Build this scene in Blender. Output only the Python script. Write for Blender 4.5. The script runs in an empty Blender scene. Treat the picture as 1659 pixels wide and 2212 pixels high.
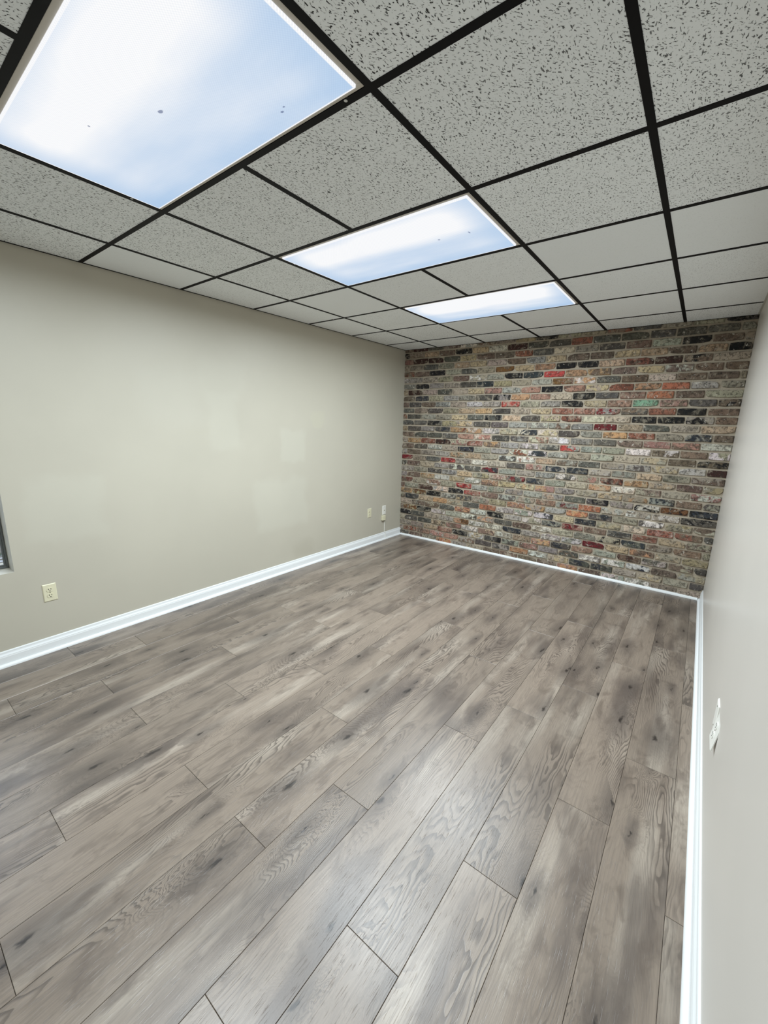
import bpy, bmesh, math, random
from mathutils import Matrix, Vector
random.seed(7)
SC = bpy.context.scene
COL = SC.collection

# ---------------------------------------------------------------- camera, world, exposure
F_PX, IMG_W = 878.878, 1659.0
CAM = Vector((3.1746, -4.49075, 1.50605))
CR = ((0.796354, -0.585971, -0.14986), (0.604279, 0.7814, 0.15576), (0.025829, -0.214597, 0.976361))  # columns: right, forward, up
cam_d = bpy.data.cameras.new('camera'); cam = bpy.data.objects.new('camera', cam_d); COL.objects.link(cam)
cam_d.sensor_fit = 'HORIZONTAL'; cam_d.sensor_width = 36.0; cam_d.lens = F_PX / IMG_W * 36.0
cam_d.shift_x = -11.755 / IMG_W; cam_d.shift_y = 0.697 / IMG_W
cam_d.clip_start = 0.02
m = Matrix.Identity(4)
for i in range(3):
    m[i][0], m[i][1], m[i][2], m[i][3] = CR[i][0], CR[i][2], -CR[i][1], CAM[i]
cam.matrix_world = m
SC.camera = cam
world = bpy.data.worlds.new('world'); SC.world = world; world.use_nodes = True
_bg = world.node_tree.nodes.get('Background') or world.node_tree.nodes.new('ShaderNodeBackground')
_bg.inputs['Color'].default_value = (0.75, 0.87, 1.0, 1); _bg.inputs['Strength'].default_value = 2.6
SC.view_settings.view_transform = 'Standard'; SC.view_settings.look = 'None'
SC.view_settings.gamma = 1.0; SC.view_settings.use_curve_mapping = False
SC.view_settings.exposure = 0.0
LAMP_W = 42.5            # each ceiling troffer
LAMP_SPREAD = 174         # degrees, cut-off of the prismatic lens
LAMP_COL = (0.85, 0.945, 1.0)

# ---------------------------------------------------------------- measured room
W, H, YF = 3.384, 2.4086, -6.0           # room width (x), ceiling height, y of the wall behind the camera
G = 0.6096
xD = 0.471; xC = xD + G; xM = 1.681; xA = xC + 2 * G; xB = xA + G
Y6 = -0.4125                              # grid line nearest the brick wall
def yline(i): return Y6 - (6 - i) * G

# ---------------------------------------------------------------- helpers
def srgb(r, g, b, a=1.0):
    f = lambda c: (c / 255 / 12.92) if c / 255 <= 0.04045 else ((c / 255 + 0.055) / 1.055) ** 2.4
    return (f(r), f(g), f(b), a)

class NT:
    """a thin layer over a material's node tree"""
    def __init__(s, name):
        s.m = bpy.data.materials.new(name); s.m.use_nodes = True
        s.t = s.m.node_tree; s.t.nodes.clear()
        s.out = s.t.nodes.new('ShaderNodeOutputMaterial')
    def set(s, sock, v):
        if v is None: return
        if isinstance(v, bpy.types.NodeSocket): s.t.links.new(v, sock)
        else: sock.default_value = v
    def node(s, kind, **kw):
        n = s.t.nodes.new(kind)
        for k, v in kw.items(): setattr(n, k, v)
        return n
    def math(s, op, a, b=None, c=None, clamp=False):
        n = s.node('ShaderNodeMath', operation=op, use_clamp=clamp)
        for i, v in enumerate((a, b, c)): s.set(n.inputs[i], v)
        return n.outputs[0]
    def vmath(s, op, a, b=None):
        n = s.node('ShaderNodeVectorMath', operation=op)
        s.set(n.inputs[0], a); s.set(n.inputs[1], b)
        return n.outputs[0]
    def sep(s, v):
        n = s.node('ShaderNodeSeparateXYZ'); s.set(n.inputs[0], v); return n.outputs
    def comb(s, x=0.0, y=0.0, z=0.0):
        n = s.node('ShaderNodeCombineXYZ')
        for i, v in enumerate((x, y, z)): s.set(n.inputs[i], v)
        return n.outputs[0]
    def noise(s, vec, scale=1.0, detail=2.0, rough=0.5, dist=0.0):
        n = s.node('ShaderNodeTexNoise'); s.set(n.inputs['Vector'], vec); s.set(n.inputs['Scale'], scale)
        s.set(n.inputs['Detail'], detail); s.set(n.inputs['Roughness'], rough); s.set(n.inputs['Distortion'], dist)
        return n.outputs['Fac']
    def voro(s, vec, scale=1.0, rnd=1.0):
        n = s.node('ShaderNodeTexVoronoi', voronoi_dimensions='2D'); s.set(n.inputs['Vector'], vec); s.set(n.inputs['Scale'], scale)
        s.set(n.inputs['Randomness'], rnd)
        return n.outputs['Distance'], n.outputs['Color']
    def step(s, v, lo, hi, a=0.0, b=1.0):
        n = s.node('ShaderNodeMapRange', interpolation_type='SMOOTHSTEP')
        for i, x in enumerate((v, lo, hi, a, b)): s.set(n.inputs[i], x)
        return n.outputs[0]
    def mix(s, f, a, b, blend='MIX'):
        n = s.node('ShaderNodeMix', data_type='RGBA', blend_type=blend); n.clamp_factor = True
        s.set(n.inputs[0], f); s.set(n.inputs[6], a); s.set(n.inputs[7], b)
        return n.outputs[2]
    def attr(s, name, kind='GEOMETRY'):
        n = s.node('ShaderNodeAttribute', attribute_name=name, attribute_type=kind); return n.outputs
    def bump(s, h, strength=0.3, dist=0.002, normal=None):
        n = s.node('ShaderNodeBump'); s.set(n.inputs['Strength'], strength); s.set(n.inputs['Distance'], dist)
        s.set(n.inputs['Height'], h); s.set(n.inputs['Normal'], normal)
        return n.outputs[0]
    def bsdf(s, col, rough=0.5, normal=None, spec=0.5, metal=0.0, **kw):
        n = s.node('ShaderNodeBsdfPrincipled')
        s.set(n.inputs['Base Color'], col); s.set(n.inputs['Roughness'], rough); s.set(n.inputs['Normal'], normal)
        s.set(n.inputs['Specular IOR Level'], spec); s.set(n.inputs['Metallic'], metal)
        for k, v in kw.items(): s.set(n.inputs[k.replace('_', ' ')], v)
        s.t.links.new(n.outputs[0], s.out.inputs[0])
        return s.m

def simple(name, col, rough=0.5, spec=0.5, metal=0.0, grain=0.0, gscale=60.0):
    n = NT(name)
    c, nor = col, None
    if grain:
        p = n.node('ShaderNodeTexCoord').outputs['Object']
        h = n.noise(p, gscale, 3)
        c = n.mix(n.math('MULTIPLY', h, grain), col, tuple(x * 0.6 for x in col[:3]) + (1,))
        nor = n.bump(h, 0.2, 0.0006)
    return n.bsdf(c, rough, nor, spec, metal)

class MB:
    """collects boxes, quads and tubes into one mesh"""
    def __init__(s): s.v = []; s.f = []
    def quad(s, *p):
        b = len(s.v); s.v += [tuple(q) for q in p]; s.f.append(tuple(range(b, b + len(p)))); return s
    def box(s, x0, x1, y0, y1, z0, z1):
        b = len(s.v)
        s.v += [(x, y, z) for z in (z0, z1) for y in (y0, y1) for x in (x0, x1)]
        s.f += [tuple(b + i for i in q) for q in ((0, 2, 3, 1), (4, 5, 7, 6), (0, 1, 5, 4), (2, 6, 7, 3), (0, 4, 6, 2), (1, 3, 7, 5))]
        return s
    def extrude(s, prof, axis, a, b, flip=False):
        """prof: closed outline of 2-D points; extruded along axis from a to b"""
        n = len(prof); base = len(s.v)
        for t in (a, b):
            for (u, w) in prof:
                s.v.append({'y': (u, t, w), 'x': (t, u, w), 'z': (u, w, t)}[axis])
        for i in range(n):
            j = (i + 1) % n
            s.f.append((base + i, base + j, base + n + j, base + n + i))
        s.f.append(tuple(base + i for i in range(n))[::-1]); s.f.append(tuple(base + n + i for i in range(n)))
        return s
    def tube(s, pts, r, seg=8):
        base = len(s.v); P = [Vector(p) for p in pts]
        for i, p in enumerate(P):
            d = (P[min(i + 1, len(P) - 1)] - P[max(i - 1, 0)]).normalized()
            a = d.orthogonal().normalized() if abs(d.z) > 0.9 or True else None
            ref = Vector((0, 1, 0)) if abs(d.y) < 0.9 else Vector((1, 0, 0))
            a = d.cross(ref).normalized(); b = d.cross(a)
            for k in range(seg):
                t = 2 * math.pi * k / seg
                s.v.append(tuple(p + (a * math.cos(t) + b * math.sin(t)) * r))
        for i in range(len(P) - 1):
            for k in range(seg):
                k2 = (k + 1) % seg
                s.f.append((base + i * seg + k, base + i * seg + k2, base + (i + 1) * seg + k2, base + (i + 1) * seg + k))
        s.f.append(tuple(base + k for k in range(seg))[::-1]); s.f.append(tuple(base + (len(P) - 1) * seg + k for k in range(seg)))
        return s
    def mesh(s, name, mat=None, bevel=0.0, seg=2):
        me = bpy.data.meshes.new(name); me.from_pydata(s.v, [], s.f); me.validate()
        bm = bmesh.new(); bm.from_mesh(me)
        bmesh.ops.recalc_face_normals(bm, faces=bm.faces)
        if bevel:
            bmesh.ops.bevel(bm, geom=list(bm.edges), offset=bevel, segments=seg, profile=0.5, affect='EDGES', clamp_overlap=True)
        bm.to_mesh(me); bm.free()
        if mat: me.materials.append(mat)
        return me
    def build(s, name, mat, parent=None, bevel=0.0, seg=2, loc=(0, 0, 0)):
        return add(name, s.mesh(name, mat, bevel, seg), parent, loc)

def add(name, me, parent=None, loc=(0, 0, 0)):
    o = bpy.data.objects.new(name, me); COL.objects.link(o)
    o.location = loc; o.parent = parent
    return o
def empty(name, loc):
    o = bpy.data.objects.new(name, None); COL.objects.link(o); o.location = loc; o.empty_display_size = 0.05
    return o
def tag(o, label, cat=None, group=None, kind=None):
    o['label'] = label
    if cat: o['category'] = cat
    if group: o['group'] = group
    if kind: o['kind'] = kind
    return o
def struct(o, label, cat): return tag(o, label, cat, kind='structure')
def px_area(pts):
    """rough projected area, in pixels, of a quad (used to pick the largest bricks)"""
    q = []
    for p in pts:
        d = Vector(p) - CAM
        u = [sum(CR[i][k] * d[i] for i in range(3)) for k in range(3)]
        q.append((F_PX * u[0] / u[1], F_PX * u[2] / u[1]))
    return abs(sum(q[i][0] * q[(i + 1) % 4][1] - q[(i + 1) % 4][0] * q[i][1] for i in range(4))) / 2

# ---------------------------------------------------------------- materials
def paint_material(name, col, patches=(), rough=0.42):
    n = NT(name)
    p = n.node('ShaderNodeNewGeometry').outputs['Position']
    x, y, z = n.sep(p)
    c = n.mix(n.step(n.noise(p, 1.3, 3), 0.35, 0.7), col, tuple(v * 0.955 for v in col[:3]) + (1,))
    if patches:
        wob = n.math('MULTIPLY', n.math('SUBTRACT', n.noise(p, 5.0, 2), 0.5), 0.16)
        yw = n.math('ADD', y, wob); zw = n.math('ADD', z, n.math('MULTIPLY', n.math('SUBTRACT', n.noise(p, 6.3, 2), 0.5), 0.14))
        for (y0, y1, z0, z1, e, colp, amt) in patches:
            a = n.math('MULTIPLY', n.step(yw, y0 - e, y0 + e), n.step(yw, y1 + e, y1 - e))
            b = n.math('MULTIPLY', n.step(zw, z0 - e, z0 + e), n.step(zw, z1 + e, z1 - e))
            f = n.math('MULTIPLY', n.math('MULTIPLY', a, b), amt * 0.4)
            c = n.mix(f, c, colp)
    h = n.noise(p, 260.0, 2)
    return n.bsdf(c, rough, n.bump(h, 0.12, 0.0006), 0.45)

LEFT_COL = srgb(195, 190, 175)
TOUCH = srgb(214, 214, 200)
M_wall_left = paint_material('beige wall paint', LEFT_COL, [
    (-2.00, -1.70, 1.11, 1.42, .03, TOUCH, .45), (-2.72, -2.44, 1.25, 1.72, .04, TOUCH, .35),
    (-2.30, -1.70, .47, .95, .05, TOUCH, .45), (-3.90, -3.50, .72, 1.12, .04, TOUCH, .35),
    (-1.60, -1.45, 1.44, 1.60, .02, srgb(206, 204, 178), .45), (-2.75, -2.35, 1.72, 1.95, .05, TOUCH, .2),
    (-3.2, -2.75, 1.45, 1.85, .08, srgb(205, 203, 192), .3),
    (-1.88, -1.62, .12, .27, .06, srgb(150, 143, 122), .35)])
M_wall_right = paint_material('wall paint paled for light', srgb(214, 209, 201), rough=0.33)  # same paint as the beige wall, with its paler light put into the colour
M_wall_front = paint_material('pale wall paint', srgb(205, 203, 192))
M_white = simple('white trim paint', srgb(238, 241, 242), 0.35, 0.5)
M_black_tee = None

def tee_material():
    n = NT('black grid paint')
    p = n.node('ShaderNodeNewGeometry').outputs['Position']
    v = n.vmath('MULTIPLY', p, (9.0, 9.0, 9.0))
    d, c = n.voro(n.vmath('MULTIPLY', v, (0.6, 0.6, 0.6)), 1.0)
    r = n.sep(c)[0]
    chip = n.math('MULTIPLY', n.step(d, 0.035, 0.022), n.math('GREATER_THAN', r, 0.80))
    col = n.mix(chip, srgb(8, 9, 12), srgb(205, 205, 200))
    return n.bsdf(col, 0.6, None, 0.15)
M_black_tee = tee_material()

def tile_material():
    n = NT('fissured mineral fibre tile')
    rnd = n.node('ShaderNodeObjectInfo').outputs['Random']
    p = n.node('ShaderNodeTexCoord').outputs['Object']
    off = n.comb(n.math('MULTIPLY', rnd, 31.7), n.math('MULTIPLY', rnd, 57.3), 0.0)
    q = n.vmath('ADD', p, off)
    x, y, z = n.sep(q)
    a = n.comb(n.math('MULTIPLY', n.math('ADD', x, y), 74.0), n.math('MULTIPLY', n.math('SUBTRACT', x, y), 165.0), 0.0)
    b = n.comb(n.math('MULTIPLY', x, 200.0), n.math('MULTIPLY', y, 88.0), 3.1)
    na = n.noise(a, 1.0, 1.5, 0.5, 0.6); nb = n.noise(b, 1.0, 1.5, 0.5, 0.6)
    sel = n.step(n.noise(q, 26.0, 1), 0.42, 0.58)
    f = n.math('ADD', n.math('MULTIPLY', na, sel), n.math('MULTIPLY', nb, n.math('SUBTRACT', 1.0, sel)))
    dens = n.math('MULTIPLY', n.math('SUBTRACT', n.noise(q, 9.0, 2), 0.5), 0.07)
    hole = n.step(n.math('ADD', f, dens), 0.570, 0.65)
    sp = n.attr('speckle', 'OBJECT')[2]
    hole = n.math('MULTIPLY', hole, sp, clamp=True)
    fine = n.noise(q, 420.0, 2)
    tone = n.attr('tone', 'OBJECT')[2]
    base = n.mix(n.math('MULTIPLY', n.noise(q, 3.0, 3), 0.35), srgb(245, 249, 250), srgb(237, 241, 241))
    base = n.mix(1.0, base, n.comb(tone, tone, tone), 'MULTIPLY')
    col = n.mix(hole, base, srgb(40, 38, 35))
    hgt = n.math('SUBTRACT', n.math('MULTIPLY', fine, 0.25), hole)
    return n.bsdf(col, 0.95, n.bump(hgt, 0.6, 0.002), 0.1)
M_tile = tile_material()

def wood_material():
    n = NT('grey oak laminate')
    rnd = n.node('ShaderNodeObjectInfo').outputs['Random']
    x, y, z = n.sep(n.node('ShaderNodeTexCoord').outputs['Object'])
    X = n.math('ADD', x, n.math('MULTIPLY', rnd, 23.7)); Y = n.math('ADD', y, n.math('MULTIPLY', rnd, 119.3))
    def P(a, b, c=0.0): return n.comb(n.math('MULTIPLY', X, a), n.math('MULTIPLY', Y, b), c)
    # knots: sparse cells of a stretched voronoi
    wv = n.math('MULTIPLY', n.math('SUBTRACT', n.noise(P(30, 14), 1.0, 3, 0.6), 0.5), 0.28)
    kv = n.comb(n.math('ADD', n.math('MULTIPLY', X, 6.5), wv), n.math('ADD', n.math('MULTIPLY', Y, 2.3), wv), 0.0)
    kd, kc = n.voro(kv, 1.0, 1.0)
    ks = n.sep(kc); pick = n.math('GREATER_THAN', ks[0], 0.45)
    kd = n.math('DIVIDE', kd, n.math('ADD', 0.45, n.math('MULTIPLY', ks[1], 0.9)))
    knot = n.math('MULTIPLY', n.step(kd, 0.075, 0.015), pick)
    halo = n.math('MULTIPLY', n.step(kd, 0.50, 0.03), pick)
    swirl = n.math('MULTIPLY', n.step(kd, 0.75, 0.0), pick)
    # cathedral grain: contour lines of a smooth field stretched along the plank
    f1 = n.noise(P(4.6, 0.60, 1.7), 1.0, 1.5, 0.4)
    f2 = n.noise(P(22.0, 5.0, 4.4), 1.0, 2.0)
    fld = n.math('ADD', n.math('MULTIPLY', f1, 1.25), n.math('MULTIPLY', X, 1.1))
    fld = n.math('ADD', fld, n.math('MULTIPLY', f2, 0.09))
    fld = n.math('ADD', fld, n.math('MULTIPLY', swirl, 0.20))
    ring = n.math('FRACT', n.math('MULTIPLY', fld, 50.0))
    line = n.math('MULTIPLY', n.step(ring, 0.38, 0.90), n.step(ring, 1.0, 0.93))
    where = n.step(n.noise(P(5.0, 1.1, 9.0), 1.0, 2), 0.44, 0.62)
    line = n.math('MULTIPLY', line, n.math('ADD', n.math('MULTIPLY', where, 0.80), 0.16))
    fibre = n.noise(P(210.0, 5.0), 1.0, 3.0, 0.65)
    pores = n.step(n.noise(P(330.0, 16.0, 2.0), 1.0, 2.0), 0.60, 0.74)
    smoke = n.step(n.noise(P(6.5, 1.5, 6.0), 1.0, 3.0, 0.55), 0.47, 0.70)
    blot = n.step(n.noise(P(15.0, 6.0, 21.0), 1.0, 4.0, 0.6, 0.8), 0.50, 0.70)
    pale = n.step(n.noise(P(8.0, 0.9, 13.0), 1.0, 2.0), 0.50, 0.72)
    c = n.mix(n.math('MULTIPLY', pale, 0.8), srgb(137, 125, 114), srgb(168, 158, 147))
    c = n.mix(n.math('MULTIPLY', smoke, 0.80), c, srgb(88, 79, 74))
    c = n.mix(n.math('MULTIPLY', blot, 0.55), c, srgb(92, 81, 73))
    c = n.mix(n.math('MULTIPLY', halo, 0.62), c, srgb(76, 69, 66))
    c = n.mix(n.math('MULTIPLY', line, 0.80), c, srgb(78, 70, 65))
    c = n.mix(n.math('MULTIPLY', n.step(fibre, 0.35, 0.75), 0.34), c, srgb(84, 76, 71))
    c = n.mix(n.math('MULTIPLY', pores, 0.32), c, srgb(72, 64, 60))
    c = n.mix(n.math('MULTIPLY', knot, 0.90), c, srgb(38, 33, 31))
    r2 = n.math('FRACT', n.math('MULTIPLY', rnd, 17.31))
    k = n.math('ADD', 0.90, n.math('MULTIPLY', r2, 0.24))
    c = n.mix(1.0, c, n.comb(k, n.math('MULTIPLY', k, 0.985), n.math('MULTIPLY', k, 0.955)), 'MULTIPLY')
    rough = n.math('ADD', 0.25, n.math('MULTIPLY', fibre, 0.14))
    h = n.math('SUBTRACT', n.math('MULTIPLY', fibre, 0.5), n.math('ADD', n.math('MULTIPLY', line, 0.5), pores))
    return n.bsdf(c, rough, n.bump(h, 0.25, 0.0008), 0.6)
M_wood = wood_material()

def brick_material():
    n = NT('reclaimed brick')
    p = n.node('ShaderNodeNewGeometry').outputs['Position']
    def at(o): return n.vmath('ADD', p, o)
    c1 = n.attr('brick_color')[0]; c2 = n.attr('second_color')[0]
    patch = n.step(n.noise(at((0, 4, 9)), 13.0, 3, 0.6, 0.6), 0.45, 0.55)
    c = n.mix(patch, c1, c2)
    # old mortar film, soot stains, lime bloom, pits: each with its own shape
    c = n.mix(n.math('MULTIPLY', n.step(n.noise(at((5, 3, 1)), 17.0, 5, 0.7, 0.5), 0.50, 0.66), 0.60), c, srgb(168, 158, 140))
    c = n.mix(n.math('MULTIPLY', n.step(n.noise(p, 46.0, 5, 0.7), 0.48, 0.62), 0.68), c, srgb(58, 52, 46))
    c = n.mix(n.math('MULTIPLY', n.step(n.noise(at((2, 8, 3)), 30.0, 5, 0.75, 0.3), 0.60, 0.67), 0.75), c, srgb(214, 208, 196))
    c = n.mix(n.math('MULTIPLY', n.step(n.noise(at((1, 7, 2)), 85.0, 3, 0.6), 0.60, 0.68), 0.8), c, srgb(24, 22, 21))
    h = n.math('ADD', n.noise(p, 70.0, 4, 0.7), n.math('MULTIPLY', n.noise(p, 22.0, 2), 0.8))
    return n.bsdf(c, 0.86, n.bump(h, 0.7, 0.006), 0.25)
M_brick = brick_material()

def mortar_material():
    n = NT('mortar')
    p = n.node('ShaderNodeNewGeometry').outputs['Position']
    c = n.mix(n.noise(p, 9.0, 4), srgb(192, 181, 163), srgb(164, 152, 135))
    c = n.mix(n.math('MULTIPLY', n.step(n.noise(p, 120.0, 3), 0.55, 0.7), 0.4), c, srgb(112, 102, 90))
    return n.bsdf(c, 0.95, n.bump(n.noise(p, 90.0, 4, 0.7), 0.8, 0.004), 0.15)
M_mortar = mortar_material()
M_subfloor = simple('dark underlay', srgb(38, 34, 32), 0.9, 0.1, grain=0.3)
M_slab = simple('plenum grey', srgb(60, 60, 60), 0.9, 0.1, grain=0.3)

# ---------------------------------------------------------------- floor
floor = struct(MB().box(-0.05, W + 0.05, YF, 0.0, -0.10, -0.0085).build('floor', M_subfloor), 'grey brown oak laminate floor of long staggered planks', 'floor')
PW, PL = 0.1940, 1.284
joints = [-1.866, -2.505, -2.929, -2.114, -2.508, -1.571, -2.178, -1.236, -3.162, -2.520, -2.949, -2.087, -2.514, -3.170, -2.523, -2.895, -2.190, -2.531, -2.2]
def plank_mesh(w, l):
    g, b, t = 0.0005, 0.0009, 0.008
    mb = MB(); hw, hl = w / 2 - g, l / 2 - g
    mb.v = [(sx * hw, sy * hl, -t) for sx, sy in ((-1, -1), (1, -1), (1, 1), (-1, 1))]
    mb.v += [(sx * hw, sy * hl, -b) for sx, sy in ((-1, -1), (1, -1), (1, 1), (-1, 1))]
    mb.v += [(sx * (hw - b), sy * (hl - b), 0) for sx, sy in ((-1, -1), (1, -1), (1, 1), (-1, 1))]
    for lv in (0, 4):
        for i in range(4):
            j = (i + 1) % 4; mb.f.append((lv + i, lv + j, lv + 4 + j, lv + 4 + i))
    mb.f.append((8, 9, 10, 11)); mb.f.append((3, 2, 1, 0))
    return mb.mesh('floor_plank', M_wood)
_full = plank_mesh(PW, PL)
for k in range(0, 19):
    x1 = 3.306 - PW * (k - 1); x0 = x1 - PW
    xa, xb = max(x0, 0.0), min(x1, W)
    if xb - xa < 0.004: continue
    j0 = joints[k % len(joints)]
    n0 = math.floor((YF - j0) / PL)
    y = j0 + n0 * PL
    while y < 0:
        ya, yb = max(y, YF), min(y + PL, 0.0)
        if yb - ya > 0.01:
            whole = (xb - xa > PW - 1e-4) and (yb - ya > PL - 1e-4)
            add('floor_plank', _full if whole else plank_mesh(xb - xa, yb - ya), floor, ((xa + xb) / 2, (ya + yb) / 2, 0))
        y += PL

# ---------------------------------------------------------------- walls
WY0, WY1, WZ0, WZ1 = -4.95, -3.998, 0.572, 1.95      # window opening in the left wall
T = 0.26
mb = MB()
mb.box(-T, 0, WY1, 0, 0, H + 0.15).box(-T, 0, YF, WY0, 0, H + 0.15).box(-T, 0, WY0, WY1, 0, WZ0).box(-T, 0, WY0, WY1, WZ1, H + 0.15)
wall_left = struct(mb.build('wall_left', M_wall_left), 'long beige painted wall with lighter touched-up paint patches', 'wall')
wall_right = struct(MB().box(W, W + T, YF, 0, 0, H + 0.15).build('wall_right', M_wall_right), 'pale grey semi-gloss wall running along the frame edge', 'wall')
wall_front = struct(MB().box(-T, W + T, YF - T, YF, 0, H + 0.15).build('wall_front', M_wall_front), 'plain pale wall facing the brick wall', 'wall')
wall_back = struct(MB().box(-T, W + T, 0, 0.15, 0, H + 0.15).build('wall_back', M_mortar), 'accent wall of reclaimed multicoloured bricks in sandy mortar', 'brick wall')

# bricks, course by course from the floor: left edge in mm followed by colour letters (main, then patches); upper letters carry dim light besides brick colour
COURSES = """0 151b 368 586QO 808t 1027 1240 1457 1675 1892 2109pO 2327 2545 2762 2980 3197 3384
0 57bq 272bp 488gp 695p 907gb 1131d 1350dg 1568O 1789gw 2008yt 2225dn 2439dn 2649t 2859yt 3073t 3273d 3384
0t 177tg 387y 598pq 814kd 1030yw 1248kd 1464dg 1676pb 1894g 2110db 2314gw 2530wg 2751wn 2964b 3178gt 3384
0 74d 283d 500yb 718pb 937gw 1160by 1379wt 1592y 1806pO 2020dn 2234p 2447g 2663mb 2878gd 3091bt 3288d 3384
0k 174d 388t 607g 818OB 1033gw 1246tw 1464n 1686g 1906wg 2121gw 2332R 2545y 2762bO 2977yt 3187y 3384
0 47By 268dk 489wg 704g 922dw 1137Ot 1354d 1577b 1799wt 2022t 2239g 2457kt 2679nd 2893bt 3107b 3326 3384
0t 179db 390cb 608d 826Oq 1041wg 1255k 1470g 1684tw 1899ng 2114Rp 2329b 2548nd 2765pq 2982y 3198tb 3384
0 70dn 287y 503O 716yt 932d 1152Q 1368gw 1584wg 1802wn 2019y 2230n 2442yt 2663ct 2879pq 3096bq 3312 3384
0bO 181yB 400k 621gd 838dy 1054tg 1274y 1491pO 1706Ot 1925g 2141QO 2358nd 2579t 2801wd 3015yt 3226cb 3384
0 56t 275m 502cg 721k 937pr 1163b 1382dg 1593tg 1811p 2029gR 2251Q 2469gt 2682wt 2900wt 3123kd 3384
0qb 184t 395pw 610t 823Rr 1040g 1249tg 1454tg 1668g 1883gy 2103d 2319dk 2528gt 2744kw 2959kB 3174kn 3384
0 89b 297yO 516w 730y 940wg 1155Ob 1370y 1578yO 1790pO 2003g 2204tg 2416yt 2639tO 2854ng 3064b 3262dt 3384
0t 197t 404d 618g 832y 1042yt 1254tp 1470Rd 1681dn 1887g 2104t 2321Oy 2530cw 2739tb 2948t 3162wp 3384
0 79b 288t 504g 714wd 925d 1144nR 1358g 1566t 1778g 1992dw 2201pt 2415qm 2628yO 2837ty 3047b 3244yt 3384
0R 173t 379d 593Rr 805t 1011w 1226c 1448d 1662pt 1875ng 2091n 2306gt 2513gt 2724y 2935t 3146tb 3384
0 80b 295t 506g 711Ot 922y 1135t 1345dw 1555wp 1768y 1983gb 2198d 2409tg 2621gd 2834yt 3045w 3247m 3384
0b 181d 392wg 607t 822kn 1037g 1251g 1467qw 1677nw 1885g 2099t 2309t 2520c 2738ty 2952b 3165kb 3384
0 82O 289q 505mk 721cp 934pq 1144bO 1358g 1573wg 1788dg 2002rg 2205g 2402t 2604w 2815bw 3030b 3234tw 3384
0b 186d 384d 596d 811p 1028pc 1246d 1461gd 1672cp 1884wg 2100g 2311d 2522b 2740p 2957pb 3169w 3384
0 75d 283g 486dn 702Oq 917cO 1126wg 1335yt 1547nc 1760yc 1970d 2183g 2389O 2605qp 2829t 3043ng 3244b 3384
0d 169d 371kd 583yt 794yt 1008d 1224d 1433g 1646wg 1865gb 2087g 2300R 2507y 2720d 2933t 3149y 3384
0 63d 272g 498t 711y 924d 1135kd 1350y 1566d 1776yt 1981qm 2183c 2396c 2614dk 2820k 3029kg 3235b 3384
0d 169t 377d 591t 803y 1015O 1232d 1447t 1663y 1881q 2094qp 2302Rg 2518db 2739q 2956k 3172b 3384
0b 83d 274b 480g 691t 902w 1114g 1328pr 1543t 1757g 1966k 2181y 2393p 2603G 2815pb 3028d 3231kb 3384
0b 175n 379t 587g 799g 1013d 1223kg 1433O 1645p 1857c 2070k 2278d 2489p 2705Q 2921b 3135t 3384
0 67m 283t 498d 705t 910y 1117p 1328g 1538p 1751k 1972p 2185yt 2390q 2600bO 2811Q 3022g 3223t 3384
0g 178k 381g 591t 801d 1012n 1223y 1436t 1645g 1855Bq 2065wO 2271d 2483b 2701c 2914b 3129b 3339 3384
0 66g 279t 497t 708b 917tw 1132g 1341k 1546n 1761r 1973O 2183bO 2394b 2603y 2815wb 3028b 3229b 3384
0 154b 373k 598t 805d 1014t 1229B 1448y 1663O 1876k 2078k 2275y 2499mq 2727m 2939kb 3146t 3384
0 75t 284d 496t 711y 912y 1125t 1356b 1567g 1770y 1977b 2187b 2399y 2611y 2821b 3029y 3231k 3384
0 136m 349m 566d 781y 990b 1215b 1435q 1632d 1844c 2045t 2259d 2483 2691 2908k 3116b 3324 3384
0 70t 287y 495b 713k 932y 1134w 1349m 1570d 1787d 2000q 2197d 2436d 2665 2859 3074 3289 3384
0 122 340 559 777 996 1213t 1432 1651 1870 2089t 2308 2525 2744t 2963 3181 3384""".split('\n')
PAL = dict(t=(152, 140, 120), g=(147, 141, 130), y=(174, 152, 116), O=(180, 134, 92), Q=(178, 104, 72), q=(134, 78, 60), p=(160, 116, 100),
           r=(176, 56, 50), R=(120, 32, 36), m=(70, 42, 36), b=(116, 95, 79), B=(114, 74, 38), k=(30, 30, 32), n=(48, 53, 60),
           d=(88, 84, 77), w=(198, 191, 179), c=(188, 170, 148), G=(112, 152, 128))
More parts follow.
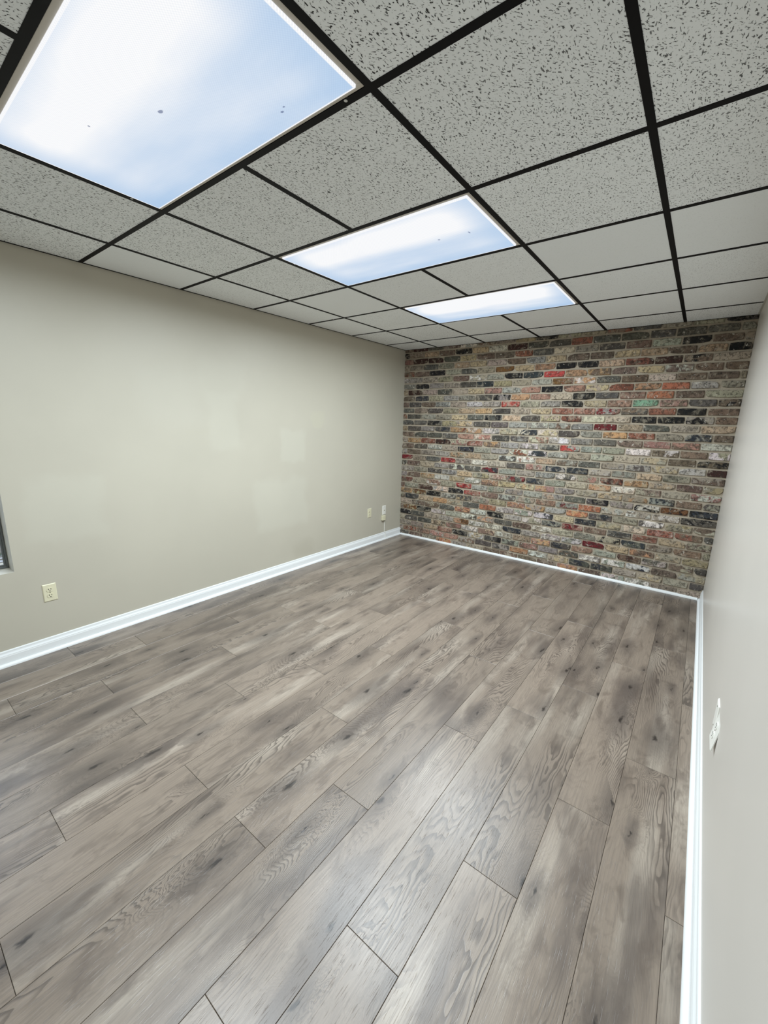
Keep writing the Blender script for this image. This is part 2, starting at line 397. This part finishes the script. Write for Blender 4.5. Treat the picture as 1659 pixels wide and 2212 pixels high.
def brick_verts(w, h, d):
    """front grid 4x3, rounded ring, sides; local to the brick's centre on the wall plane"""
    rj = lambda s: random.uniform(-s, s)
    xs = [-0.5, -0.17 + rj(.05), 0.17 + rj(.05), 0.5]; zs = [-0.5, rj(.08), 0.5]
    per = [(0, 0), (1, 0), (2, 0), (3, 0), (3, 1), (3, 2), (2, 2), (1, 2), (0, 2), (0, 1)]
    outer = {}
    chip = random.choice([None] * 5 + [(0, 0), (3, 0), (3, 2), (0, 2)])
    for (i, j) in per:
        x, z = xs[i] * w, zs[j] * h
        x += rj(.0022); z += rj(.0022)
        if (i in (0, 3)) and (j in (0, 2)):
            k = 0.0022 if chip != (i, j) else 0.014
            x -= math.copysign(k, x); z -= math.copysign(k * 0.6, z)
        outer[(i, j)] = (x, z)
    V, Fc = [], []
    tilt, tz = rj(.0025), rj(.002)
    idx = {}
    for j in range(3):
        for i in range(4):
            if (i, j) in outer:
                x, z = outer[(i, j)]; x -= math.copysign(min(.0045, abs(x)), x) if i in (0, 3) else 0; z -= math.copysign(min(.004, abs(z)), z) if j in (0, 2) else 0
            else: x, z = xs[i] * w, zs[j] * h
            idx[(i, j)] = len(V); V.append((x, -d + rj(.0012) + tilt * x / w * 2 + tz * z / h * 2, z))
    for j in range(2):
        for i in range(3): Fc.append((idx[(i, j)], idx[(i + 1, j)], idx[(i + 1, j + 1)], idx[(i, j + 1)]))
    r1 = []; r2 = []
    for c in per:
        x, z = outer[c]
        r1.append(len(V)); V.append((x, -d + 0.0045, z))
    for c in per:
        x, z = outer[c]
        r2.append(len(V)); V.append((x, 0.003, z))
    N = len(per)
    for a in range(N):
        b = (a + 1) % N
        Fc.append((idx[per[b]], idx[per[a]], r1[a], r1[b]))
        Fc.append((r1[b], r1[a], r2[a], r2[b]))
    return V, Fc
def brick_mesh(name, V, Fc, cols):
    me = bpy.data.meshes.new(name); me.from_pydata(V, [], Fc)
    for nm, k in (('brick_color', 0), ('second_color', 1)):
        a = me.color_attributes.new(nm, 'FLOAT_COLOR', 'POINT')
        a.data.foreach_set('color', [x for c in cols for x in c[k]])
    bm = bmesh.new(); bm.from_mesh(me); bmesh.ops.recalc_face_normals(bm, faces=bm.faces)
    for f in bm.faces: f.smooth = False
    bm.to_mesh(me); bm.free()
    me.materials.append(M_brick)
    return me
BR = []
CP, C0, BH = 0.0740659, 0.037823, 0.0575
for ci, row in enumerate(COURSES):
    toks = row.split(); zc = C0 + CP * ci
    z0, z1 = zc - BH / 2, min(zc + BH / 2, H + 0.005)
    for a in range(len(toks) - 1):
        l = float(''.join(ch for ch in toks[a] if ch.isdigit())) / 1000; code = ''.join(ch for ch in toks[a] if ch.isalpha())
        r = float(''.join(ch for ch in toks[a + 1] if ch.isdigit())) / 1000
        if not code: code = random.choice(['t', 'g', 'tg', 'b', 'y', 'd', 'tb', 'p', 'bq', 'gw', 'dk', 'm' if ci > 26 else 't'])
        j = 0.0055
        xa, xb = l + (j if l > 0 else 0.001), r - (j if r < W - 0.001 else 0.001)
        if xb - xa < 0.02: continue
        BR.append((px_area(((xa, 0, z0), (xb, 0, z0), (xb, 0, z1), (xa, 0, z1))), xa, xb, z0 + random.uniform(-.002, .002), z1, code))
BR.sort(key=lambda b: -b[0])
RV, RF, RC = [], [], []
for n_, (ar, xa, xb, z0, z1, code) in enumerate(BR):
    V, Fc = brick_verts(xb - xa, z1 - z0, random.uniform(.010, .0165))
    jit = random.uniform(.96, 1.16)
    def tone(ch):
        r, g, b = PAL[ch]; gy = (r + g + b) / 3; q = [max(0, min(255, (v + (gy - v) * 0.22) * jit * random.uniform(.97, 1.03))) for v in (r, g, b)]
        return srgb(*q)
    ca = tone(code[0]); sc = random.uniform(.62, 1.2); cb = tone(code[1]) if len(code) > 1 else tuple(v * sc for v in ca[:3]) + (1,)
    if n_ < 300:
        add('brick', brick_mesh('brick', V, Fc, [(ca, cb)] * len(V)), wall_back, ((xa + xb) / 2, 0, (z0 + z1) / 2))
    else:
        b0 = len(RV); RV += [(x + (xa + xb) / 2, y, z + (z0 + z1) / 2) for x, y, z in V]
        RF += [tuple(b0 + i for i in f) for f in Fc]; RC += [(ca, cb)] * len(V)
rest = add('smaller_bricks', brick_mesh('smaller_bricks', RV, RF, RC), wall_back); rest['kind'] = 'stuff'

# ---------------------------------------------------------------- skirtings
def baseboard_profile(side):
    pr = [(0, 0), (0.014, 0), (0.014, 0.062), (0.0125, 0.066), (0.0125, 0.070), (0.011, 0.073), (0.0075, 0.080), (0.0065, 0.086), (0.0065, 0.0915), (0.0045, 0.0955), (0, 0.097)]
    return [(p if side > 0 else W - p, z) for p, z in pr]
def shoe_profile(side):
    pr = [(0.014, 0)] + [(0.014 + 0.0155 * math.cos(t), 0.019 * math.sin(t)) for t in [math.radians(a) for a in range(0, 91, 15)]]
    return [(p if side > 0 else W - p, z) for p, z in pr]
for nm, side, lab in (('baseboard_left', 1, 'white moulded baseboard along the beige wall'), ('baseboard_right', -1, 'white moulded baseboard along the pale grey wall')):
    b = struct(MB().extrude(baseboard_profile(side), 'y', YF, -0.001).build(nm, M_white), lab, 'baseboard')
    MB().extrude(shoe_profile(side), 'y', YF, -0.001).build('shoe_molding', M_white, b)
tr = [(-0.002, 0.0)] + [(-0.0145 - 0.0155 * math.cos(t), 0.0225 * math.sin(t)) for t in [math.radians(a) for a in range(0, 91, 15)]] + [(-0.002, 0.0225)]
struct(MB().extrude(tr, 'x', 0.0296, W - 0.0296).build('trim_1', M_white), 'thin white quarter round trim along the foot of the brick wall', 'trim')

# ---------------------------------------------------------------- ceiling
ceiling = struct(MB().box(-T, W + T, YF - T, 0.15, H + 0.15, H + 0.22).build('ceiling', M_slab), 'suspended ceiling of speckled tiles in a black grid', 'ceiling')
xcells = [0.0, xD, xC, xM, xA, xB, W]
ylines = [0.0] + [yline(i) for i in range(6, -3, -1)] + [YF]           # from the brick wall towards the camera
LIGHT_ROWS = {0: (yline(0), yline(1)), 2: (yline(2), yline(3)), 4: (yline(4), yline(5))}
light_ys = [v for v in LIGHT_ROWS.values()]
def is_light(ya, yb): return any(abs(ya - a) < 0.01 and abs(yb - b) < 0.01 for a, b in light_ys)
# rows are indexed by the grid line nearer the brick wall: 7 is the cut row against it
SPECK = {(0, 2): .04, (0, 3): .3, (0, 4): .15, (0, 5): .12, (1, 4): .0, (1, 5): .3, (2, 4): .22, (3, 4): .3, (4, 4): .05, (5, 4): .06, (4, 5): .16, (5, 5): .25, (4, 6): .1, (5, 6): .12, (3, 6): .12, (2, 6): .12}
tile_cache = {}
for r in range(len(ylines) - 1):
    yb, ya = ylines[r], ylines[r + 1]
    row = 7 - r                                                       # the row between grid lines row-1 and row
    for c in range(6):
        x0, x1 = xcells[c], xcells[c + 1]
        if c in (2, 3) and is_light(ya, yb): continue
        key = (round(x1 - x0, 4), round(yb - ya, 4))
        if key not in tile_cache:
            w_, l_ = key[0] / 2 - 0.003, key[1] / 2 - 0.003
            tile_cache[key] = MB().box(-w_, w_, -l_, l_, 0, 0.015).mesh('ceiling_tile', M_tile, 0.0012, 1)
        t = add('ceiling_tile', tile_cache[key], ceiling, ((x0 + x1) / 2, (ya + yb) / 2, H + 0.0017))
        far = max(0.0, min(1.0, (row - 1) / 5.0))
        t['speckle'] = float(SPECK.get((c, row), 0.95 - 0.45 * far))
        t['tone'] = random.uniform(0.98, 1.02)
def tee(name, axis, at, a, b, tilt=0.0):
    hw = 0.012
    prof = [(-hw, 0), (hw, 0), (hw, 0.0015), (0.0015, 0.0015), (0.0015, 0.032), (-0.0015, 0.032), (-0.0015, 0.0015), (-hw, 0.0015)]
    mid = (a + b) / 2
    mb = MB()
    if axis == 'y':
        mb.extrude(prof, 'y', a - mid, b - mid); o = mb.build(name, M_black_tee, ceiling, loc=(at, mid, H)); o.rotation_euler.z = tilt
    else:
        mb.extrude(prof, 'x', a - mid, b - mid); o = mb.build(name, M_black_tee, ceiling, loc=(mid, at, H))
    return o
for x in (xD, xC, xA, xB): tee('main_tee', 'y', x, YF, -0.0005)
for i in range(-2, 7):
    for (a, b) in ((0, xD - .012), (xD + .012, xC - .012), (xC + .012, xA - .012), (xA + .012, xB - .012), (xB + .012, W)):
        tee('cross_tee', 'x', yline(i), a, b)
for r in range(len(ylines) - 1):
    yb, ya = ylines[r], ylines[r + 1]
    if not is_light(ya, yb):
        tee('cross_tee', 'y', 1.681, ya + (.012 if r < len(ylines) - 2 else 0), yb - (.012 if r else 0), tilt=(0.018 if abs(ya - yline(1)) < .01 else 0))
MB().box(0, 0.013, YF, -0.0005, H - 0.0002, H + 0.0014).box(0, 0.0012, YF, -0.0005, H, H + 0.022).build('wall_angle', M_black_tee, ceiling)
MB().box(0.013, W - 0.001, -0.020, 0.0, H - 0.0002, H + 0.0014).build('wall_angle', M_black_tee, ceiling)
MB().box(W - 0.012, W, YF, -0.021, H - 0.0001, H + 0.0013).build('wall_angle', simple('pale angle paint', srgb(196, 195, 188), 0.6), ceiling)

# ---------------------------------------------------------------- ceiling lights
M_frame = simple('off-white lamp housing', srgb(196, 190, 178), 0.5, 0.4, grain=0.15)
def lens_material(name, marks, seed, white, half):
    n = NT(name)
    p = n.node('ShaderNodeTexCoord').outputs['Object']
    x, y, z = n.sep(p)
    q = n.vmath('ADD', p, (seed, seed * 1.7, 0.0))
    # two tubes behind the lens run along x; the whiter camera side is view-dependent glow put into the colour
    near = n.step(n.math('ABSOLUTE', n.math('ADD', y, 0.15)), 0.26, 0.03)
    farT = n.step(n.math('ABSOLUTE', n.math('SUBTRACT', y, 0.13)), 0.12, 0.02)
    cloud = n.step(n.noise(n.vmath('MULTIPLY', q, (1.6, 5.0, 1.0)), 1.0, 3, 0.5), 0.30, 0.72)
    ends = n.step(n.math('ABSOLUTE', x), 0.60, 0.40)
    f = n.math('ADD', n.math('MULTIPLY', near, 0.95), n.math('ADD', n.math('MULTIPLY', farT, 0.28), n.math('MULTIPLY', cloud, 0.30)))
    f = n.math('MULTIPLY', f, n.math('ADD', 0.30, n.math('MULTIPLY', ends, 0.70)))
    edge = n.math('MAXIMUM', n.math('SUBTRACT', n.math('ABSOLUTE', x), half[0]), n.math('SUBTRACT', n.math('ABSOLUTE', y), half[1]))
    f = n.math('MAXIMUM', n.math('MULTIPLY', f, white), n.step(edge, -0.008, -0.004))
    c = n.mix(f, srgb(180, 207, 236), srgb(255, 255, 255))
    # prism pattern of the lens
    k = 2 * math.pi / 0.0085
    dots = n.math('MULTIPLY', n.math('SINE', n.math('MULTIPLY', x, k)), n.math('SINE', n.math('MULTIPLY', y, k)))
    c = n.mix(n.math('MULTIPLY', n.math('ADD', dots, 1.0), 0.08), c, srgb(130, 158, 200))
    for (mx, my, rx, ry) in marks:
        d = n.vmath('MULTIPLY', n.vmath('SUBTRACT', p, (mx, my, 0.0)), (1 / rx, 1 / ry, 0.0))
        ln = n.node('ShaderNodeVectorMath', operation='LENGTH'); n.set(ln.inputs[0], d)
        mk = n.step(n.math('ADD', ln.outputs['Value'], n.math('MULTIPLY', n.math('SUBTRACT', n.noise(p, 120.0, 2), 0.5), 1.1)), 1.15, 0.7)
        c = n.mix(n.math('MULTIPLY', mk, 0.7), c, srgb(86, 100, 140))
    e = n.node('ShaderNodeEmission'); n.set(e.inputs[0], c); n.set(e.inputs[1], 1.0)
    n.t.links.new(e.outputs[0], n.out.inputs[0])
    return n.m
def troffer(label, y0, y1, marks, seed, white):
    x0, x1 = xC + .0122, xA - .0122; y0 += .0122; y1 -= .0122
    cx, cy = (x0 + x1) / 2, (y0 + y1) / 2; hx, hy = (x1 - x0) / 2, (y1 - y0) / 2
    t = tag(empty('ceiling_light', (cx, cy, H)), label, 'ceiling light', 'recessed ceiling lights')
    fw, z0, z1 = 0.017, 0.0018, 0.006
    fr = MB()
    for (a, b, c, d) in ((-hx, hx, -hy, -hy + fw), (-hx, hx, hy - fw, hy), (-hx, -hx + fw, -hy + fw, hy - fw), (hx - fw, hx, -hy + fw, hy - fw)): fr.box(a, b, c, d, z0, z1)
    fr.build('frame', M_frame, t, 0.0012, 1)
    lx, ly = hx - fw, hy - fw
    MB().box(-lx, lx, -ly, ly, -0.0055, 0.004).build('lens', lens_material('lamp lens', marks, seed, white, (lx, ly)), t, 0.0015, 1)
    hs = MB()
    hs.quad((-hx, -hy, 0.10), (hx, -hy, 0.10), (hx, hy, 0.10), (-hx, hy, 0.10))
    for (ax, ay, bx, by) in ((-hx, -hy, hx, -hy), (hx, -hy, hx, hy), (hx, hy, -hx, hy), (-hx, hy, -hx, -hy)): hs.quad((ax, ay, 0.0061), (bx, by, 0.0061), (bx, by, 0.10), (ax, ay, 0.10))
    hs.build('housing', M_frame, t)
    la = bpy.data.lights.new('tubes', 'AREA'); la.shape = 'RECTANGLE'; la.size = 2 * lx - .02; la.size_y = 2 * ly - .02
    la.energy = LAMP_W; la.color = LAMP_COL; la.spread = math.radians(LAMP_SPREAD)
    lo = bpy.data.objects.new('tubes', la); COL.objects.link(lo); lo.parent = t; lo.location = (0, 0, -0.007)
    return t
troffer('largest lit ceiling light, running out of view at the top', yline(0), yline(1), [(.038, .003, .012, .006), (.34, .215, .006, .004), (.36, .205, .005, .003), (-.22, -.10, .004, .004)], 1.3, 1.0)
troffer('lit ceiling light between the other two, over the middle of the room', yline(2), yline(3), [(.29, 0.0, .008, .006), (.45, .01, .004, .01)], 4.1, 1.0)
troffer('smallest lit ceiling light, beside the brick wall', yline(4), yline(5), [], 7.7, 1.25)

# ---------------------------------------------------------------- window in the beige wall
M_alu = simple('weathered grey aluminium', srgb(120, 124, 124), 0.5, 0.5, 0.5, grain=0.4)
n_ = NT('window glass')
g_ = n_.node('ShaderNodeBsdfGlass'); g_.inputs['Roughness'].default_value = 0.0; g_.inputs['IOR'].default_value = 1.02
n_.t.links.new(g_.outputs[0], n_.out.inputs[0]); M_glass = n_.m
win = empty('window_1', (-0.12, (WY0 + WY1) / 2, WZ0)); struct(win, 'narrow visible strip of a grey metal framed window in the beige wall', 'window')
hw, hh = (WY1 - WY0) / 2, WZ1 - WZ0
fr = MB(); b = 0.011
fr.box(-.03, .0, -hw, hw, 0.0, b).box(-.03, .0, -hw, hw, hh - b, hh).box(-.03, .0, -hw, -hw + b, b, hh - b).box(-.03, .0, hw - b, hw, b, hh - b)
fr.build('window_frame', M_alu, win, 0.0015, 1)
sa = MB(); b2 = 0.010
z_a, z_b = b, hh * 0.5
sa.box(-.02, -.008, -hw + b, hw - b, z_a, z_a + b2).box(-.02, -.008, -hw + b, hw - b, z_b - b2, z_b).box(-.02, -.008, -hw + b, -hw + b + b2, z_a + b2, z_b - b2).box(-.02, -.008, hw - b - b2, hw - b, z_a + b2, z_b - b2)
sa.build('sash', M_alu, win, 0.001, 1)
MB().box(-.016, -.013, -hw + b + b2, hw - b - b2, z_a + b2, z_b - b2).build('pane', M_glass, win)
MB().box(-.016, -.013, -hw + b, hw - b, z_b, hh - b).build('pane', M_glass, win)

# ---------------------------------------------------------------- outdoors, seen through the window
def litter_material():
    n = NT('leaf litter and gravel')
    p = n.node('ShaderNodeNewGeometry').outputs['Position']
    d, c = n.voro(p, 14.0)
    r = n.sep(c)[0]
    col = n.mix(n.step(r, .2, .5), srgb(170, 170, 174), srgb(110, 102, 92))
    col = n.mix(n.step(n.noise(p, 3.0, 3), .5, .62), col, srgb(60, 70, 52))
    return n.bsdf(col, 0.9, n.bump(d, 0.8, 0.03), 0.2)
gnd = struct(MB().box(-40, -T - .01, -30, 24, -0.35, -0.20).build('ground_outside', litter_material()), 'pale leaf-strewn gravel ground outside the window', 'ground')
M_leaf = simple('shrub leaf', srgb(44, 72, 50), 0.5, 0.4, grain=0.3)
M_stem = simple('shrub stem', srgb(84, 70, 56), 0.8, 0.2, grain=0.3)
sh = tag(empty('shrub', (-3.6, -3.35, -0.20)), 'leafy green shrub seen through the window', 'shrub')
sh.scale = (1.5, 1.5, 1.35)
lf = MB()
rs = random.Random(3)
for i in range(420):
    u, v, r = rs.uniform(0, 6.283), rs.uniform(-.2, 1), rs.uniform(.6, 1)
    c = Vector((math.cos(u) * .55 * r * math.sqrt(max(0, 1 - v * v)), math.sin(u) * .6 * r * math.sqrt(max(0, 1 - v * v)), .75 + .7 * v * r))
    a = Vector((rs.uniform(-1, 1), rs.uniform(-1, 1), rs.uniform(-.6, .6))).normalized(); bb = a.orthogonal().normalized()
    l, w_ = rs.uniform(.05, .09), rs.uniform(.02, .035)
    lf.quad(c - a * l, c + bb * w_ + a * .01, c + a * l, c - bb * w_ + a * .01)
o = lf.build('leaves', M_leaf, sh); o['kind'] = 'stuff'
st = MB()
for i in range(6):
    u = i * 1.05
    st.tube([(0.03 * math.cos(u), 0.03 * math.sin(u), 0), (.12 * math.cos(u), .12 * math.sin(u), .5), (.3 * math.cos(u), .3 * math.sin(u), 1.0)], .012, 6)
st.build('stems', M_stem, sh)

# ---------------------------------------------------------------- wall plates and sockets
M_ivory = simple('ivory plastic', srgb(224, 219, 190), 0.35, 0.5)
M_wplastic = simple('white plastic', srgb(238, 237, 230), 0.35, 0.5)
M_slot = simple('dark socket slot', srgb(26, 24, 22), 0.7, 0.2)
M_screw = simple('dull metal screw', srgb(150, 148, 140), 0.4, 0.5, 0.8)
def plate_mb(w, h, t):
    """wall plate, back at y 0, facing -y, with sloping edges"""
    a, c = w / 2, h / 2; e = 0.004
    mb = MB()
    mb.v = [(-a, 0, -c), (a, 0, -c), (a, 0, c), (-a, 0, c), (-a, -t * .45, -c), (a, -t * .45, -c), (a, -t * .45, c), (-a, -t * .45, c),
            (-a + e, -t, -c + e), (a - e, -t, -c + e), (a - e, -t, c - e), (-a + e, -t, c - e)]
    for lv in (0, 4):
        for i in range(4):
            j = (i + 1) % 4; mb.f.append((lv + i, lv + j, lv + 4 + j, lv + 4 + i))
    mb.f += [(8, 9, 10, 11), (3, 2, 1, 0)]
    return mb
def oval(rx, rz, y0, y1, cz=0.0, cut=0.8, seg=20):
    prof = []
    for k in range(seg):
        t = 2 * math.pi * k / seg
        prof.append((rx * math.cos(t), cz + max(-rz * cut, min(rz * cut, rz * math.sin(t)))))
    mb = MB(); n = len(prof)
    mb.v = [(x, y0, z) for x, z in prof] + [(x, y1, z) for x, z in prof]
    mb.f = [(i, (i + 1) % n, n + (i + 1) % n, n + i) for i in range(n)] + [tuple(range(n))[::-1], tuple(range(n, 2 * n))]
    return mb
def outlet(label, loc, rz, mat, w=0.070, h=0.114, t=0.005, rx=0.0, group='duplex sockets on the walls'):
    o = tag(empty('wall_outlet', loc), label, 'outlet', group)
    o.rotation_euler = (rx, 0, rz)
    plate_mb(w, h, t).build('plate', mat, o)
    for cz in (0.0195, -0.0195):
        r = oval(0.017, 0.0165, -t + .001, -t - 0.0022, cz).build('receptacle', mat, o)
        MB().box(-.0080, -.0048, -t - .0026, -t - .0005, cz + .000, cz + .0085).build('slot', M_slot, r)
        MB().box(.0048, .0078, -t - .0026, -t - .0005, cz + .001, cz + .0085).build('slot', M_slot, r)
        oval(.0028, .0028, -t - .0005, -t - .0026, cz - .0075, 1.0, 10).build('ground_hole', M_slot, r)
    oval(.0028, .0028, -t + .001, -t - .0012, 0.0, 1.0, 10).build('screw', M_screw, o)
    return o
RL, RR = math.pi / 2, -math.pi / 2        # plates face -y; turned to face +x (left wall) and -x (right wall)
outlet('ivory duplex socket low on the beige wall below the window', (0.0, -3.850, 0.393), RL, M_ivory)
outlet('ivory duplex socket low on the beige wall left of a white jack plate', (0.0, -0.675, 0.402), RL, M_ivory)
j = tag(empty('jack_plate', (0.0, -0.379, 0.394)), 'white jack plate near the brick corner above a small ivory box', 'wall plate'); j.rotation_euler.z = RL
plate_mb(.070, .118, .006).build('plate', M_wplastic, j)
MB().box(-.008, .008, -.0085, -.0055, -.010, .006).build('jack', M_ivory, j, .0008, 1)
MB().box(-.0055, .0055, -.0088, -.0080, -.0075, .0015).build('jack_opening', M_slot, j)
for sz in (.042, -.042): oval(.003, .003, -.005, -.0072, sz, 1.0, 10).build('screw', M_screw, j)
bx = tag(empty('junction_box', (0.0, -0.404, 0.293)), 'small ivory surface box under the white jack plate', 'junction box'); bx.rotation_euler.z = RL
MB().box(-.030, .030, -.030, 0, -.030, .034).build('body', M_ivory, bx, .004, 2)
MB().box(-.022, .022, -.026, -.004, -.0335, -.0302).build('dark_underside', M_slot, bx)  # dark sheet across the underside of the box
cb = tag(empty('cable', (0.0, -0.366, 0.0)), 'thin white cable running from the ivory box down over the baseboard', 'cable')
MB().tube([(.010, -.010, .275), (.006, -.001, .262), (.0045, .0, .25), (.0045, .001, .105), (.008, .002, .099), (.0175, .004, .090), (.0185, .006, .06), (.0185, .008, .030), (.026, .009, .022), (.034, .010, .012), (.0345, .010, .004)], .0038, 8).build('sheath', M_wplastic, cb)
outlet('white socket plate hanging loose off the pale grey wall', (W - .0012, -2.672, 0.402), RR, M_wplastic, .098, .120, .006, rx=math.radians(-8.0))
p2 = tag(empty('wall_plate', (W, -2.575, 0.407)), 'flat white plate on the pale grey wall behind the loose socket', 'wall plate'); p2.rotation_euler.z = RR
plate_mb(.070, .118, .005).build('plate', M_wplastic, p2)
for sz in (.042, -.042): oval(.003, .003, -.004, -.0062, sz, 1.0, 10).build('screw', M_screw, p2)
